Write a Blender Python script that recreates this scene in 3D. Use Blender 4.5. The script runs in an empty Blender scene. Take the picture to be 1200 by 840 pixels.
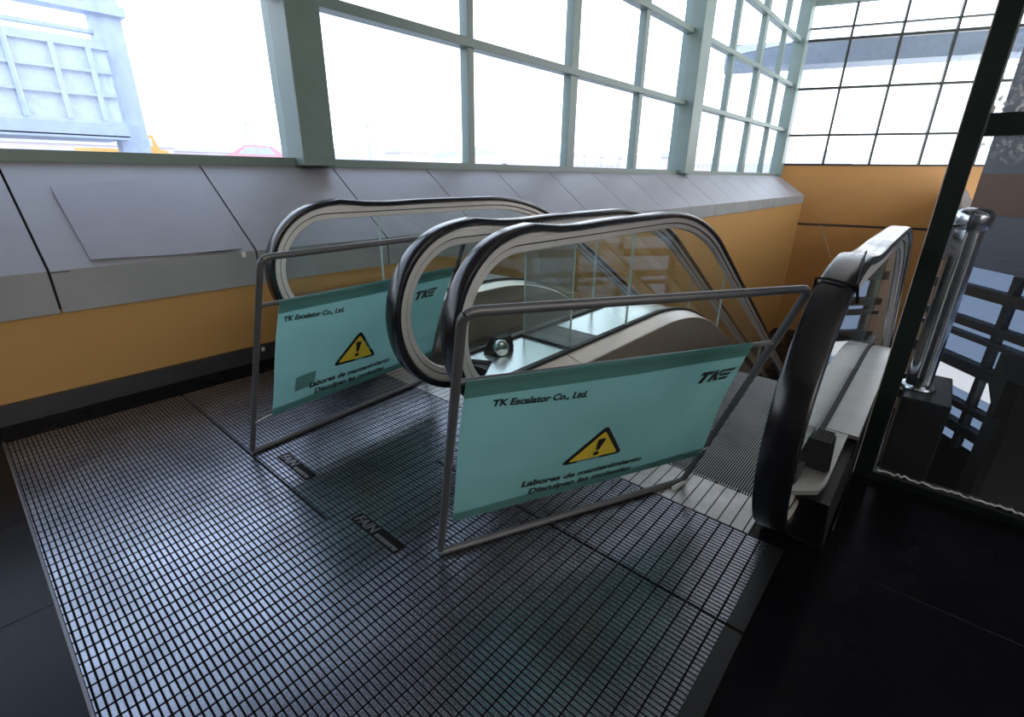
import bpy, bmesh, math, random
from mathutils import Vector, Matrix, noise
random.seed(7)
C = bpy.context.scene.collection
PI = math.pi

# ------------------------------------------------------------------ materials
def new_mat(name):
    m = bpy.data.materials.new(name); m.use_nodes = True
    nt = m.node_tree; nt.nodes.clear()
    out = nt.nodes.new('ShaderNodeOutputMaterial')
    return m, nt, out
def N(nt, kind, **kw):
    n = nt.nodes.new('ShaderNode' + kind)
    for k, v in kw.items():
        if k in n.inputs: n.inputs[k].default_value = v
        else: setattr(n, k, v)
    return n
def math_node(nt, op, a, b=None, c=None):
    n = nt.nodes.new('ShaderNodeMath'); n.operation = op
    for i, v in enumerate((a, b, c)):
        if v is None: continue
        if hasattr(v, 'links'): nt.links.new(v, n.inputs[i])
        else: n.inputs[i].default_value = v
    return n.outputs[0]
def col4(c): return (c[0], c[1], c[2], 1)
def paint(name, c, rough=.5, metal=0., var=.12, scale=6., bump=.0, spec=.5, dark=None, coat=0., aniso=None):
    m, nt, out = new_mat(name)
    b = N(nt, 'BsdfPrincipled'); nt.links.new(b.outputs[0], out.inputs[0])
    b.inputs['Metallic'].default_value = metal
    b.inputs['Specular IOR Level'].default_value = spec
    b.inputs['Coat Weight'].default_value = coat
    tc = N(nt, 'TexCoord'); nz = N(nt, 'TexNoise', Scale=scale, Detail=6., Roughness=.6)
    mp = N(nt, 'Mapping'); nt.links.new(tc.outputs['Object'], mp.inputs[0]); nt.links.new(mp.outputs[0], nz.inputs['Vector'])
    if aniso: mp.inputs['Scale'].default_value = aniso
    mx = N(nt, 'Mix', data_type='RGBA')
    d = dark or tuple(v * (1 - 2.2 * var) for v in c)
    mx.inputs[6].default_value = col4(d); mx.inputs[7].default_value = col4(tuple(min(1, v * (1 + var)) for v in c))
    nt.links.new(nz.outputs[0], mx.inputs[0]); nt.links.new(mx.outputs[2], b.inputs['Base Color'])
    r = N(nt, 'MapRange'); r.inputs[3].default_value = max(.02, rough - .07); r.inputs[4].default_value = min(1, rough + .1)
    nt.links.new(nz.outputs[0], r.inputs[0]); nt.links.new(r.outputs[0], b.inputs['Roughness'])
    if bump:
        bp = N(nt, 'Bump', Strength=bump, Distance=.01); nt.links.new(nz.outputs[0], bp.inputs['Height']); nt.links.new(bp.outputs[0], b.inputs['Normal'])
    return m
def ribbed(name, light, groove, px, py, wx, wy, rough, metal, spec=.5, offx=0., offy=0.):
    """bars separated by grooves every px along x and py along y (world metres)"""
    m, nt, out = new_mat(name)
    b = N(nt, 'BsdfPrincipled'); nt.links.new(b.outputs[0], out.inputs[0])
    tc = N(nt, 'TexCoord'); sp = N(nt, 'SeparateXYZ'); nt.links.new(tc.outputs['Object'], sp.inputs[0])
    def bar(axis, p, w, off):
        if not p: return None
        u = math_node(nt, 'FRACT', math_node(nt, 'DIVIDE', math_node(nt, 'ADD', sp.outputs[axis], 50 * p + off), p))
        d = math_node(nt, 'ABSOLUTE', math_node(nt, 'SUBTRACT', u, .5))
        r = N(nt, 'MapRange', interpolation_type='SMOOTHSTEP'); nt.links.new(d, r.inputs[0])
        h = .5 - w / 2
        r.inputs[1].default_value = h - w * .28; r.inputs[2].default_value = h + w * .28; r.inputs[3].default_value = 1; r.inputs[4].default_value = 0
        return r.outputs[0]
    a = bar(0, px, wx, offx); c = bar(1, py, wy, offy)
    k = a if c is None else c if a is None else math_node(nt, 'MULTIPLY', a, c)
    nz = N(nt, 'TexNoise', Scale=3.2, Detail=7., Roughness=.65); nt.links.new(tc.outputs['Object'], nz.inputs['Vector'])
    nz2 = N(nt, 'TexNoise', Scale=160., Detail=2.); nt.links.new(tc.outputs['Object'], nz2.inputs['Vector'])
    tone = N(nt, 'Mix', data_type='RGBA'); tone.inputs[6].default_value = col4(tuple(v * .55 for v in light)); tone.inputs[7].default_value = col4(light)
    mr = N(nt, 'MapRange'); mr.inputs[1].default_value = .3; mr.inputs[2].default_value = .62; nt.links.new(nz.outputs[0], mr.inputs[0]); nt.links.new(mr.outputs[0], tone.inputs[0])
    mx = N(nt, 'Mix', data_type='RGBA'); nt.links.new(k, mx.inputs[0]); mx.inputs[6].default_value = col4(groove); nt.links.new(tone.outputs[2], mx.inputs[7])
    nt.links.new(mx.outputs[2], b.inputs['Base Color'])
    rr = N(nt, 'MapRange'); rr.inputs[3].default_value = .85; nt.links.new(k, rr.inputs[0])
    rv = math_node(nt, 'ADD', rough - .1, math_node(nt, 'MULTIPLY', nz2.outputs[0], .2)); nt.links.new(rv, rr.inputs[4])
    nt.links.new(rr.outputs[0], b.inputs['Roughness'])
    nt.links.new(math_node(nt, 'MULTIPLY', k, metal), b.inputs['Metallic'])
    nt.links.new(math_node(nt, 'MULTIPLY', k, spec), b.inputs['Specular IOR Level'])
    bp = N(nt, 'Bump', Strength=.25, Distance=.002); nt.links.new(k, bp.inputs['Height']); nt.links.new(bp.outputs[0], b.inputs['Normal'])
    return m
def glass(name, tint=(.95, .98, .97), refl=1., rough=.0, dirt=None, boost=0., haze=.012):
    m, nt, out = new_mat(name)
    t = N(nt, 'BsdfTransparent'); t.inputs[0].default_value = col4(tint)
    g = N(nt, 'BsdfGlossy'); g.inputs['Roughness'].default_value = rough; g.inputs[0].default_value = (.95, .97, 1, 1)
    f = N(nt, 'Fresnel'); ge = N(nt, 'NewGeometry')
    ior = math_node(nt, 'ADD', 1.45, math_node(nt, 'MULTIPLY', ge.outputs['Backfacing'], 1 / 1.45 - 1.45)); nt.links.new(ior, f.inputs['IOR'])
    fac = math_node(nt, 'ADD', math_node(nt, 'MULTIPLY', f.outputs[0], refl), boost)
    mx = N(nt, 'MixShader'); nt.links.new(fac, mx.inputs[0]); nt.links.new(t.outputs[0], mx.inputs[1]); nt.links.new(g.outputs[0], mx.inputs[2])
    last = mx.outputs[0]
    if dirt:
        lo, hi, amount = dirt
        d = N(nt, 'BsdfDiffuse'); d.inputs[0].default_value = (.8, .8, .8, 1)
        tc = N(nt, 'TexCoord'); sp = N(nt, 'SeparateXYZ'); nt.links.new(tc.outputs['Object'], sp.inputs[0])
        r = N(nt, 'MapRange'); nt.links.new(sp.outputs[2], r.inputs[0]); r.inputs[1].default_value = lo; r.inputs[2].default_value = hi
        nz = N(nt, 'TexNoise', Scale=70., Detail=5.); nt.links.new(tc.outputs['Object'], nz.inputs['Vector'])
        s = N(nt, 'MapRange'); s.inputs[1].default_value = .5; s.inputs[2].default_value = .6; nt.links.new(nz.outputs[0], s.inputs[0])
        k = math_node(nt, 'ADD', math_node(nt, 'MULTIPLY', math_node(nt, 'MULTIPLY', r.outputs[0], s.outputs[0]), amount), haze)
        m2 = N(nt, 'MixShader'); nt.links.new(k, m2.inputs[0]); nt.links.new(last, m2.inputs[1]); nt.links.new(d.outputs[0], m2.inputs[2]); last = m2.outputs[0]
    nt.links.new(last, out.inputs[0])
    return m
def cloth(name, c):
    m, nt, out = new_mat(name)
    tc = N(nt, 'TexCoord'); nz = N(nt, 'TexNoise', Scale=5., Detail=5.); nt.links.new(tc.outputs['Object'], nz.inputs['Vector'])
    mx = N(nt, 'Mix', data_type='RGBA'); mx.inputs[6].default_value = col4(tuple(v * .8 for v in c)); mx.inputs[7].default_value = col4(tuple(min(1, v * 1.12) for v in c)); nt.links.new(nz.outputs[0], mx.inputs[0])
    p = N(nt, 'BsdfPrincipled', Roughness=.55); p.inputs['Specular IOR Level'].default_value = .3
    t = N(nt, 'BsdfTranslucent')
    nt.links.new(mx.outputs[2], p.inputs['Base Color']); nt.links.new(mx.outputs[2], t.inputs[0])
    s = N(nt, 'MixShader'); s.inputs[0].default_value = .45
    nt.links.new(p.outputs[0], s.inputs[1]); nt.links.new(t.outputs[0], s.inputs[2]); nt.links.new(s.outputs[0], out.inputs[0])
    return m

M = {}
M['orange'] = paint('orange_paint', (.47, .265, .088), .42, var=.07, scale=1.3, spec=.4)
M['orange_back'] = paint('orange_paint_back', (.43, .215, .065), .4, var=.12, scale=.8, spec=.4)
M['plinth_paint'] = paint('charcoal_paint', (.045, .043, .045), .45, var=.2, scale=5)
M['clad'] = paint('grey_cladding_sheet', (.36, .36, .385), .42, metal=.25, var=.12, scale=2.2, spec=.4)
M['clad_band'] = paint('grey_cladding_band', (.31, .325, .33), .5, metal=.1, var=.14, scale=2.5, spec=.4)
M['sheet'] = paint('loose_grey_sheet', (.33, .33, .365), .42, metal=.2, var=.1, scale=2.5)
M['seam'] = paint('dark_seam', (.012, .012, .012), .8)
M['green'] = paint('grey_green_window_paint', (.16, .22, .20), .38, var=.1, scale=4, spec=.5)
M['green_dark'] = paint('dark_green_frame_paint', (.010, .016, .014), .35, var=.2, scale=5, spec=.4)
M['floor_dark'] = paint('dark_polished_tile', (.006, .006, .008), .25, var=.25, scale=2, spec=.09)
M['black_rubber'] = paint('black_rubber_handrail', (.008, .008, .010), .20, var=.2, scale=14, spec=.6)
M['steel'] = paint('brushed_stainless_steel', (.60, .535, .47), .30, metal=1., var=.08, scale=9, aniso=(1, 12, 12))
M['steel_bright'] = paint('bright_stainless_profile', (.78, .735, .69), .34, metal=.45, var=.06, scale=9)
M['steel_deck'] = paint('worn_stainless_deck', (.56, .54, .51), .33, metal=.9, var=.16, scale=7)
M['steel_plate'] = paint('pale_cover_plate', (.62, .66, .68), .25, metal=.85, var=.05, scale=1.2)
M['skirt'] = paint('warm_skirt_panel', (.50, .42, .34), .36, metal=.75, var=.08, scale=5)
M['dark_metal'] = paint('dark_metal_side', (.035, .035, .037), .4, metal=.5, var=.2, scale=6)
M['gasket'] = paint('black_gasket', (.02, .022, .022), .6)
M['black_plastic'] = paint('black_plastic', (.006, .006, .007), .55, spec=.25)
M['grille'] = paint('dark_grille', (.05, .05, .05), .5)
M['tube'] = paint('grey_painted_tube', (.13, .13, .135), .38, metal=.4, var=.12, scale=12)
M['banner'] = cloth('teal_banner_fabric', (.215, .44, .41))
M['hem'] = cloth('teal_banner_hem', (.145, .325, .305))
M['ink'] = paint('black_print', (.012, .014, .014), .6)
M['yellow'] = paint('yellow_print', (.78, .58, .045), .55, var=.05)
M['patch'] = paint('faded_patch', (.10, .26, .26), .7)
M['ribs'] = ribbed('ribbed_floor_plate', (.30, .315, .36), (.004, .004, .007), .0167, .0475, .30, .12, .27, .97)
M['comb'] = ribbed('comb_plate_metal', (.52, .52, .51), (.01, .01, .01), 0, .0475, 0, .09, .36, .6)
M['tread'] = ribbed('grooved_step', (.22, .22, .22), (.006, .006, .006), 0, .0105, 0, .5, .4, .7)
M['badge'] = paint('dark_badge', (.008, .008, .009), .75, spec=.15)
M['badge_letter'] = paint('worn_badge_letters', (.22, .22, .23), .5, metal=.6)
M['glass'] = glass('balustrade_glass', (.945, .975, .96), 1.0)
M['glass_edge'] = paint('pale_glass_edge', (.5, .6, .55), .2)
M['acrylic'] = glass('scuffed_acrylic_panel', (.90, .94, .92), 1.0, rough=.04, dirt=(-1., -.9, .06), haze=.13)
M['window'] = glass('window_glass', (.94, .97, 1.0), .6)
M['window_dirty'] = glass('dusty_enclosure_glass', (.90, .92, .95), 1.1, dirt=(1.29, 1.40, .9))
M['tinted'] = glass('warm_fill_glass', (.98, .93, .86), .5)  # warm tint for the added fill window
M['window_dirty_up'] = glass('dusty_upper_glass', (.92, .94, .97), 1.1, dirt=(1.70, 1.46, .9), haze=.03)
M['lowpane'] = glass('tinted_lower_glass', (.25, .295, .36), .3)
M['lowstrip'] = glass('pale_lower_glass', (.50, .51, .52), .3)
M['matt_black'] = paint('matt_black_floor', (.006, .006, .006), .9, spec=.1)
M['black'] = paint('black_block_paint', (.011, .011, .012), .4, var=.2)
M['chrome'] = paint('chrome_tube', (.62, .63, .65), .14, metal=1., var=.05, scale=8)
M['sticker'] = paint('white_sticker', (.75, .75, .74), .5)
M['wire'] = paint('thin_wire', (.30, .22, .15), .5)
M['white_plastic'] = paint('white_plastic', (.72, .72, .7), .45)
M['ceiling'] = paint('ceiling_paint', (.6, .6, .6), .8)
M['room'] = paint('room_wall_paint', (.09, .085, .08), .8)
M['room_light'] = paint('cream_wall_paint', (.55, .50, .44), .8)
M['ground'] = paint('pale_concrete', (.5, .48, .47), .8, scale=.2)
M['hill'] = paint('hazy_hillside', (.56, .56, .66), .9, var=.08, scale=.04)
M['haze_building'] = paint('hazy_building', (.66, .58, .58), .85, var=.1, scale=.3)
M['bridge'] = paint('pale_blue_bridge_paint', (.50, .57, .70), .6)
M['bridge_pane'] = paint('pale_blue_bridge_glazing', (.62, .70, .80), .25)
M['red_car'] = paint('red_car_paint', (.72, .34, .38), .4)
M['orange_truck'] = paint('orange_truck_paint', (.75, .36, .09), .5)
M['white_car'] = paint('white_car_paint', (.75, .75, .78), .35)
M['tyre'] = paint('tyre_rubber', (.06, .06, .07), .8)
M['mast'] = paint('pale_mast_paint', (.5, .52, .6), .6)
M['canopy'] = paint('blue_grey_canopy', (.22, .27, .34), .6)
M['brown'] = paint('brown_bulkhead', (.16, .075, .035), .6, var=.25, scale=2)
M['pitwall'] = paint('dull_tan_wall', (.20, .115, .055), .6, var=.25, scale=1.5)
M['greybulk'] = paint('grey_bulkhead', (.10, .105, .12), .5, var=.2, scale=2)

# ------------------------------------------------------------------ mesh helpers
def obj(name, bm, mats, parent=None, smooth=None):
    if bm.faces: bmesh.ops.recalc_face_normals(bm, faces=bm.faces[:])
    me = bpy.data.meshes.new(name); bm.to_mesh(me); bm.free()
    for m in (mats if isinstance(mats, (list, tuple)) else [mats]): me.materials.append(m)
    o = bpy.data.objects.new(name, me); C.objects.link(o)
    if parent is not None: o.parent = parent
    if smooth is not None:
        for p in me.polygons: p.use_smooth = True
        if smooth < 179:
            for e, a in zip(me.edges, edge_angles(me)):
                e.use_edge_sharp = a > math.radians(smooth)
    return o
def edge_angles(me):
    faces = {}
    for p in me.polygons:
        for k in p.edge_keys: faces.setdefault(k, []).append(p.normal.copy())
    out = []
    for e in me.edges:
        f = faces.get(tuple(sorted(e.vertices)), [])
        out.append(f[0].angle(f[1], 0) if len(f) == 2 else PI)
    return out
def box(bm, x0, x1, y0, y1, z0, z1, mi=0, bevel=0):
    r = bmesh.ops.create_cube(bm, size=1)
    vs = r['verts']
    for v in vs:
        v.co = Vector(((x0 + x1) / 2 + v.co.x * (x1 - x0), (y0 + y1) / 2 + v.co.y * (y1 - y0), (z0 + z1) / 2 + v.co.z * (z1 - z0)))
    fs = {f for v in vs for f in v.link_faces}
    for f in fs: f.material_index = mi
    if bevel:
        es = list({e for v in vs for e in v.link_edges})
        rr = bmesh.ops.bevel(bm, geom=es, offset=bevel, segments=2, affect='EDGES', profile=.5)
        for f in rr['faces']: f.material_index = mi
    return vs
def boxbm(*a, **k):
    bm = bmesh.new(); box(bm, *a, **k); return bm
def prism(bm, poly, y0, y1, axis='y', mi=0):
    """polygon in the xz plane (or xy for axis z, yz for x) extruded"""
    def P(a, b, c):
        return {'y': (a, c, b), 'z': (a, b, c), 'x': (c, a, b)}[axis]
    A = [bm.verts.new(P(a, b, y0)) for a, b in poly]; B = [bm.verts.new(P(a, b, y1)) for a, b in poly]
    n = len(poly); fs = [bm.faces.new(A), bm.faces.new(B[::-1])]
    for i in range(n): fs.append(bm.faces.new((A[i], B[i], B[(i + 1) % n], A[(i + 1) % n])))
    for f in fs: f.material_index = mi
def tube(bm, pts, r, seg=12, mi=0, cap=True):
    pts = [Vector(p) for p in pts]; rings = []
    T = [(pts[min(i + 1, len(pts) - 1)] - pts[max(i - 1, 0)]).normalized() for i in range(len(pts))]
    ref = Vector((0, 0, 1)) if abs(T[0].z) < .9 else Vector((1, 0, 0))
    u = (ref - T[0] * ref.dot(T[0])).normalized()
    for p, t in zip(pts, T):
        u = (u - t * u.dot(t)).normalized(); w = t.cross(u)
        rings.append([bm.verts.new(p + (u * math.cos(a) + w * math.sin(a)) * r) for a in [2 * PI * k / seg for k in range(seg)]])
    for a, b in zip(rings, rings[1:]):
        for k in range(seg):
            f = bm.faces.new((a[k], a[(k + 1) % seg], b[(k + 1) % seg], b[k])); f.material_index = mi
    if cap:
        bm.faces.new(rings[0][::-1]).material_index = mi; bm.faces.new(rings[-1]).material_index = mi
def lathe(bm, prof, cx, cy, seg=28, mi=0):
    rings = [[bm.verts.new((cx + r * math.cos(2 * PI * k / seg), cy + r * math.sin(2 * PI * k / seg), z)) for k in range(seg)] for r, z in prof]
    for a, b in zip(rings, rings[1:]):
        for k in range(seg): bm.faces.new((a[k], a[(k + 1) % seg], b[(k + 1) % seg], b[k])).material_index = mi
    bm.faces.new(rings[0][::-1]); bm.faces.new(rings[-1])
def sweep(bm, path, section, y0=0., sgn=1, mi=0, cap=True, taper=None):
    """path: (x,z,nx,nz); section: closed loop of (y, d), d measured against the outward normal"""
    rings = [[bm.verts.new((x - nx * d, y0 + sgn * (y if taper is None else taper(x, y)), z - nz * d)) for y, d in (section(x) if callable(section) else section)] for x, z, nx, nz in path]
    n = len(section(path[0][0]) if callable(section) else section)
    for a, b in zip(rings, rings[1:]):
        for k in range(n): bm.faces.new((a[k], a[(k + 1) % n], b[(k + 1) % n], b[k])).material_index = mi
    if cap:
        bm.faces.new(rings[0][::-1]).material_index = mi; bm.faces.new(rings[-1]).material_index = mi
def tag(o, label=None, cat=None, group=None, kind=None):
    for k, v in (('label', label), ('category', cat), ('group', group), ('kind', kind)):
        if v: o[k] = v
    return o
def thing(name, label, cat, loc=(0, 0, 0), group=None):
    o = bpy.data.objects.new(name, None); C.objects.link(o); o.location = loc; o.empty_display_size = .1
    return tag(o, label, cat, group)
def struct(name, bm, mats, parent=None, smooth=None):
    o = obj(name, bm, mats, parent, smooth)
    if parent is None: o['kind'] = 'structure'
    return o

# ------------------------------------------------------------------ setting: floors, walls, ceiling
WALL_Y = 3.45; WIN_Y = 4.25; SILL_Z = 1.30
bm = bmesh.new()
for a in ((-8, 1.69, -8, WALL_Y), (1.69, 1.95, -8, WALL_Y), (1.95, 2.52, -8, .046)): box(bm, *a, -.30, -.012)
floor = struct('floor', bm, M['floor_dark'])
struct('floor_lower', boxbm(1.0, 19.5, -.1, 6, -3.6, -3.4), M['floor_dark'])
struct('floor_enclosure', boxbm(2.52, 7.0, -4.5, .0, -1.95, -1.8), M['matt_black'])
# thin pale strip along the left edge of the ribbed plates, tile joints of the dark floor
bm = bmesh.new(); box(bm, -.066, -.058, .16, 3.2, -.012, .001); struct('trim_1', bm, M['tube'])
bm = bmesh.new()
for y in (1.80, .6, -.6): box(bm, -3, -.07, y - .002, y + .002, -.012, -.0112)
for y in (-.75, -1.95): box(bm, -.07, 2.4, y - .002, y + .002, -.012, -.0112)
for x in (-1.26, .55, 1.75): box(bm, x - .002, x + .002, -3, -.1 if x > 0 else 3.3, -.012, -.0112)
struct('trim_2', bm, M['seam'])
# orange wall under the cladding, down into the escalator pit
struct('wall_left', boxbm(-8, 18.2, WALL_Y + .01, WALL_Y + .2, -3.4, .56), M['orange'])
bm = bmesh.new(); box(bm, -8, 2.6, WALL_Y - .02, WALL_Y + .01, -.012, .092); box(bm, -8, 2.6, WALL_Y - .026, WALL_Y + .01, .086, .096)
struct('baseboard_left', bm, M['plinth_paint'])
bm = bmesh.new(); box(bm, 2.6, 17, WALL_Y - .005, WALL_Y + .02, -.9, -.86); 
# grey metal cladding: vertical band + sloped top, in panels with dark joints
seams = [-6.97, -5.93, -4.89, -3.85, -2.80, -1.76, -.72, .317, 1.358, 2.40, 3.45, 4.49, 5.53, 6.58, 7.62, 8.72, 9.9, 11.0, 12.0, 13.05, 14.05, 15.1, 16.2, 17.35]
bm.free(); bm = bmesh.new()
gap = .006
for i, (a, b) in enumerate(zip(seams, seams[1:])):
    x0, x1 = a + gap, b - gap
    prof = [(WALL_Y - .012, .525), (WALL_Y - .012, .745), (4.20, 1.295), (4.30, 1.295), (4.30, 1.27), (4.21, 1.27), (WALL_Y + .004, .735), (WALL_Y + .004, .525)]
    n0 = len(bm.faces)
    prism(bm, prof, x0, x1, 'x'); bm.faces.ensure_lookup_table()
    for f in bm.faces[n0:]:
        f.normal_update()
        if abs(f.calc_center_median().y - (WALL_Y - .012)) < .004: f.material_index = 1
prism(bm, [(WALL_Y + .008, .54), (WALL_Y + .008, .73), (4.215, 1.262), (4.30, 1.262), (4.30, .54)], -8, 17.35, 'x', mi=2)
struct('trim_3', bm, [M['clad'], M['clad_band'], M['seam']])
# joint between the vertical band and its lower return on the leftmost panels
bm = bmesh.new(); box(bm, .317, .40, WALL_Y - .0155, WALL_Y - .012, .735, .7385); struct('trim_4', bm, M['seam'])
# window columns of the left facade
def column(name, x0, x1, y0=4.03):
    bm = bmesh.new(); box(bm, x0, x1, y0, 4.40, 1.285, 7.0, bevel=.006); return struct(name, bm, M['green'])
column('trim_5', 2.08, 2.36); column('trim_6', 9.66, 10.10); column('trim_7', 16.75, 17.1, 4.1); column('trim_8', -7.9, -7.5)
Z_T = (2.51, 3.64, 4.72, 5.8)
def facade(name, x0, x1, mulls):
    bm = bmesh.new(); box(bm, x0, x1, 4.17, 4.34, 1.275, 1.345, bevel=.004); box(bm, x0, x1, 4.18, 4.34, 6.9, 7.0)
    w = struct(name, bm, M['green'])
    for x, h in mulls:
        obj('mullion', boxbm(x - h, x + h, 4.21, 4.33, 1.34, 6.95, bevel=.004), M['green'], w)
    for z in Z_T:
        obj('transom', boxbm(x0, x1, 4.185, 4.335, z - .042, z + .042, bevel=.004), M['green'], w)
    obj('glass_pane', boxbm(x0, x1, 4.268, 4.278, 1.34, 6.95), M['window'], w)
    return w
facade('window_1', -7.5, 2.08, [(-5.55, .05), (-3.62, .05), (-1.69, .05), (.18, .05)])
facade('window_2', 2.36, 9.66, [(4.155, .045), (6.08, .085), (7.97, .06)])
facade('window_3', 10.10, 16.75, [(11.87, .06), (13.66, .10), (15.30, .06)])
struct('wall_header_blocker', boxbm(-7.5, 7.3, 4.12, 4.42, 3.80, 7.0), M['room'])  # unseen panel added to block high window light and darken the floor reflections
# back wall: skewed to the facade
th = -.31793
bd = Vector((-math.sin(th), -math.cos(th), 0)); bn = Vector((-math.cos(th), math.sin(th), 0))   # along (towards the right), towards the camera
B0 = Vector((17.0, 4.25, 0))
def backmat(): return Matrix((( bd.x, bn.x, 0, B0.x), (bd.y, bn.y, 0, B0.y), (0, 0, 1, 0), (0, 0, 0, 1)))
def back(name, bm, mats, parent=None):
    bmesh.ops.transform(bm, matrix=backmat(), verts=bm.verts[:])
    return struct(name, bm, mats, parent)
bm = bmesh.new(); box(bm, -.2, 10, -.25, 0, -.05, 1.58); box(bm, -.2, 4.7, -.25, -.0, -3.4, -.11); back('wall_back', bm, M['orange_back'])
bm = bmesh.new(); box(bm, -.2, 10, -.2, -.03, -.11, -.05); box(bm, .0, 10, -.03, .012, -.10, -.07); back('trim_9', bm, M['plinth_paint'])
bm = bmesh.new(); box(bm, -.1, 10, -.12, .03, 1.575, 1.62); box(bm, -.1, 10, -.12, .03, 6.9, 7.0)
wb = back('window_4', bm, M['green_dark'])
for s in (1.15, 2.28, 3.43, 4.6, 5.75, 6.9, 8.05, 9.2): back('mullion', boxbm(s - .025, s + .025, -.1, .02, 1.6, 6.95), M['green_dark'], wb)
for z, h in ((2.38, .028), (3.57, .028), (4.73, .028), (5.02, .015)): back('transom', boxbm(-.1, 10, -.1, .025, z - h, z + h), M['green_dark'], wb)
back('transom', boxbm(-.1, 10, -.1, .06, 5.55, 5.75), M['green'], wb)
back('glass_pane', boxbm(-.1, 10, -.06, -.05, 1.6, 6.95), M['window'], wb)
# rest of the hall, out of frame; clerestory window added for fill light
struct('ceiling', boxbm(-8, 21, -8.2, 4.5, 7.0, 7.2), M['ceiling'])
bm = bmesh.new(); box(bm, -8, 7, -8.2, -8.0, -.3, 2.2); box(bm, -8, 7, -8.2, -8.0, 6.7, 7.0); struct('wall_right', bm, M['room_light'])
w8 = struct('window_fill', boxbm(-8, 7, -8.15, -8.05, 2.2, 2.28), M['green'])
for x in (-4, -1, 2, 5): obj('mullion', boxbm(x - .05, x + .05, -8.14, -8.06, 2.28, 6.7), M['green'], w8)
obj('glass_pane', boxbm(-8, 7, -8.105, -8.095, 2.28, 6.7), M['tinted'], w8)
struct('wall_rear', boxbm(-8.2, -8, -8, 4.4, -.3, 7.0), M['room'])

# ------------------------------------------------------------------ glazed enclosure on the right
PX = 2.45
bm = bmesh.new(); box(bm, PX, PX + .07, -.016, .05, -.012, 7.0, bevel=.003)
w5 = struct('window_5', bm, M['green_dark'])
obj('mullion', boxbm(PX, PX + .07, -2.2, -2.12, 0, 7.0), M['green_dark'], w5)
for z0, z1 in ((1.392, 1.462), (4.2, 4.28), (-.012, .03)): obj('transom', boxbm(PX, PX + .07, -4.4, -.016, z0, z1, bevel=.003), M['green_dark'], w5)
obj('glass_pane', boxbm(PX + .03, PX + .036, -4.4, -.016, .03, 1.392), M['window_dirty'], w5)
obj('glass_pane', boxbm(PX + .03, PX + .036, -4.4, -.016, 1.462, 4.2), M['window_dirty_up'], w5)
bm = bmesh.new(); box(bm, PX - .002, PX + .004, .0495, .0525, .0, 7.0); tag(obj('edge_glint', bm, M['steel_bright'], w5), 'thin bright strip standing for a glint on the post edge')  # reflection along the post edge, modelled as a pale strip
bm = bmesh.new()
pts = []
y = -.03
while y > -1.6:
    pts.append((PX + .026 + random.uniform(-.003, .003), y, .036 + random.uniform(-.006, .008))); y -= .012
tube(bm, pts, .0045, 6); tag(obj('sealant_bead', bm, M['sticker'], w5), 'ragged white sealant bead')
# opaque lower skirt of the enclosure below floor level
struct('wall_enclosure', boxbm(2.52, 6.4, -.03, .03, -1.8, -.35), M['black'])
# lower glazed wall seen through the enclosure
hd = math.radians(38); la = Vector((math.cos(hd), math.sin(hd), 0)); ln = Vector((math.sin(hd), -math.cos(hd), 0))
def low(bm): bmesh.ops.transform(bm, matrix=Matrix(((la.x, ln.x, 0, ln.x * 4), (la.y, ln.y, 0, ln.y * 4), (0, 0, 1, 0), (0, 0, 0, 1))), verts=bm.verts[:]); return bm
bm = bmesh.new(); box(bm, 0, 5.05, 0, .1, .50, .95)
w7 = struct('window_6', low(bm), [M['greybulk']])
for z, h in ((.30, .045), (.02, .035), (-.10, .02), (-.36, .05), (-.72, .028), (-.92, .045)):
    obj('transom', low(boxbm(0, 5.05, -.04, .06, z - h, z + h)), M['black'], w7)
for s in (4.22, 3.62, 3.0, 2.4, 1.8): obj('mullion', low(boxbm(s - .025, s + .025, -.02, .05, -1.12, .5)), M['black'], w7)
obj('glass_pane', low(boxbm(0, 5.05, .02, .03, -1.12, -.60)), M['lowpane'], w7)
obj('glass_pane', low(boxbm(0, 5.05, .02, .03, -.36, .5)), M['lowpane'], w7)
tag(obj('glass_pane', low(boxbm(0, 5.05, .02, .03, -.60, -.36)), M['lowstrip'], w7), 'clear bright strip of glass')
struct('wall_enclosure_base', low(boxbm(0, 5.05, 0, .1, -1.8, -1.12)), M['matt_black'])
bm = bmesh.new(); box(bm, 0, 5.05, .1, .2, .95, 1.30); struct('wall_bulkhead', low(bm), M['brown'])
bm = bmesh.new(); box(bm, 0, 5.05, .1, .2, 1.30, 2.4); struct('wall_blocker_upper', low(bm), M['greybulk'])  # added to block the back windows so the enclosure glass reads dark
bm = bmesh.new(); box(bm, 0, 5.05, .1, .2, 2.4, 7.0); struct('wall_blocker_top', low(bm), M['room'])  # same added blocker, carried up behind the upper pane
struct('wall_pit_blocker', boxbm(6.40, 18.3, -.16, -.06, -3.6, 1.0), M['pitwall'])  # added to keep outside light out of the balustrade glass reflections

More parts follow.
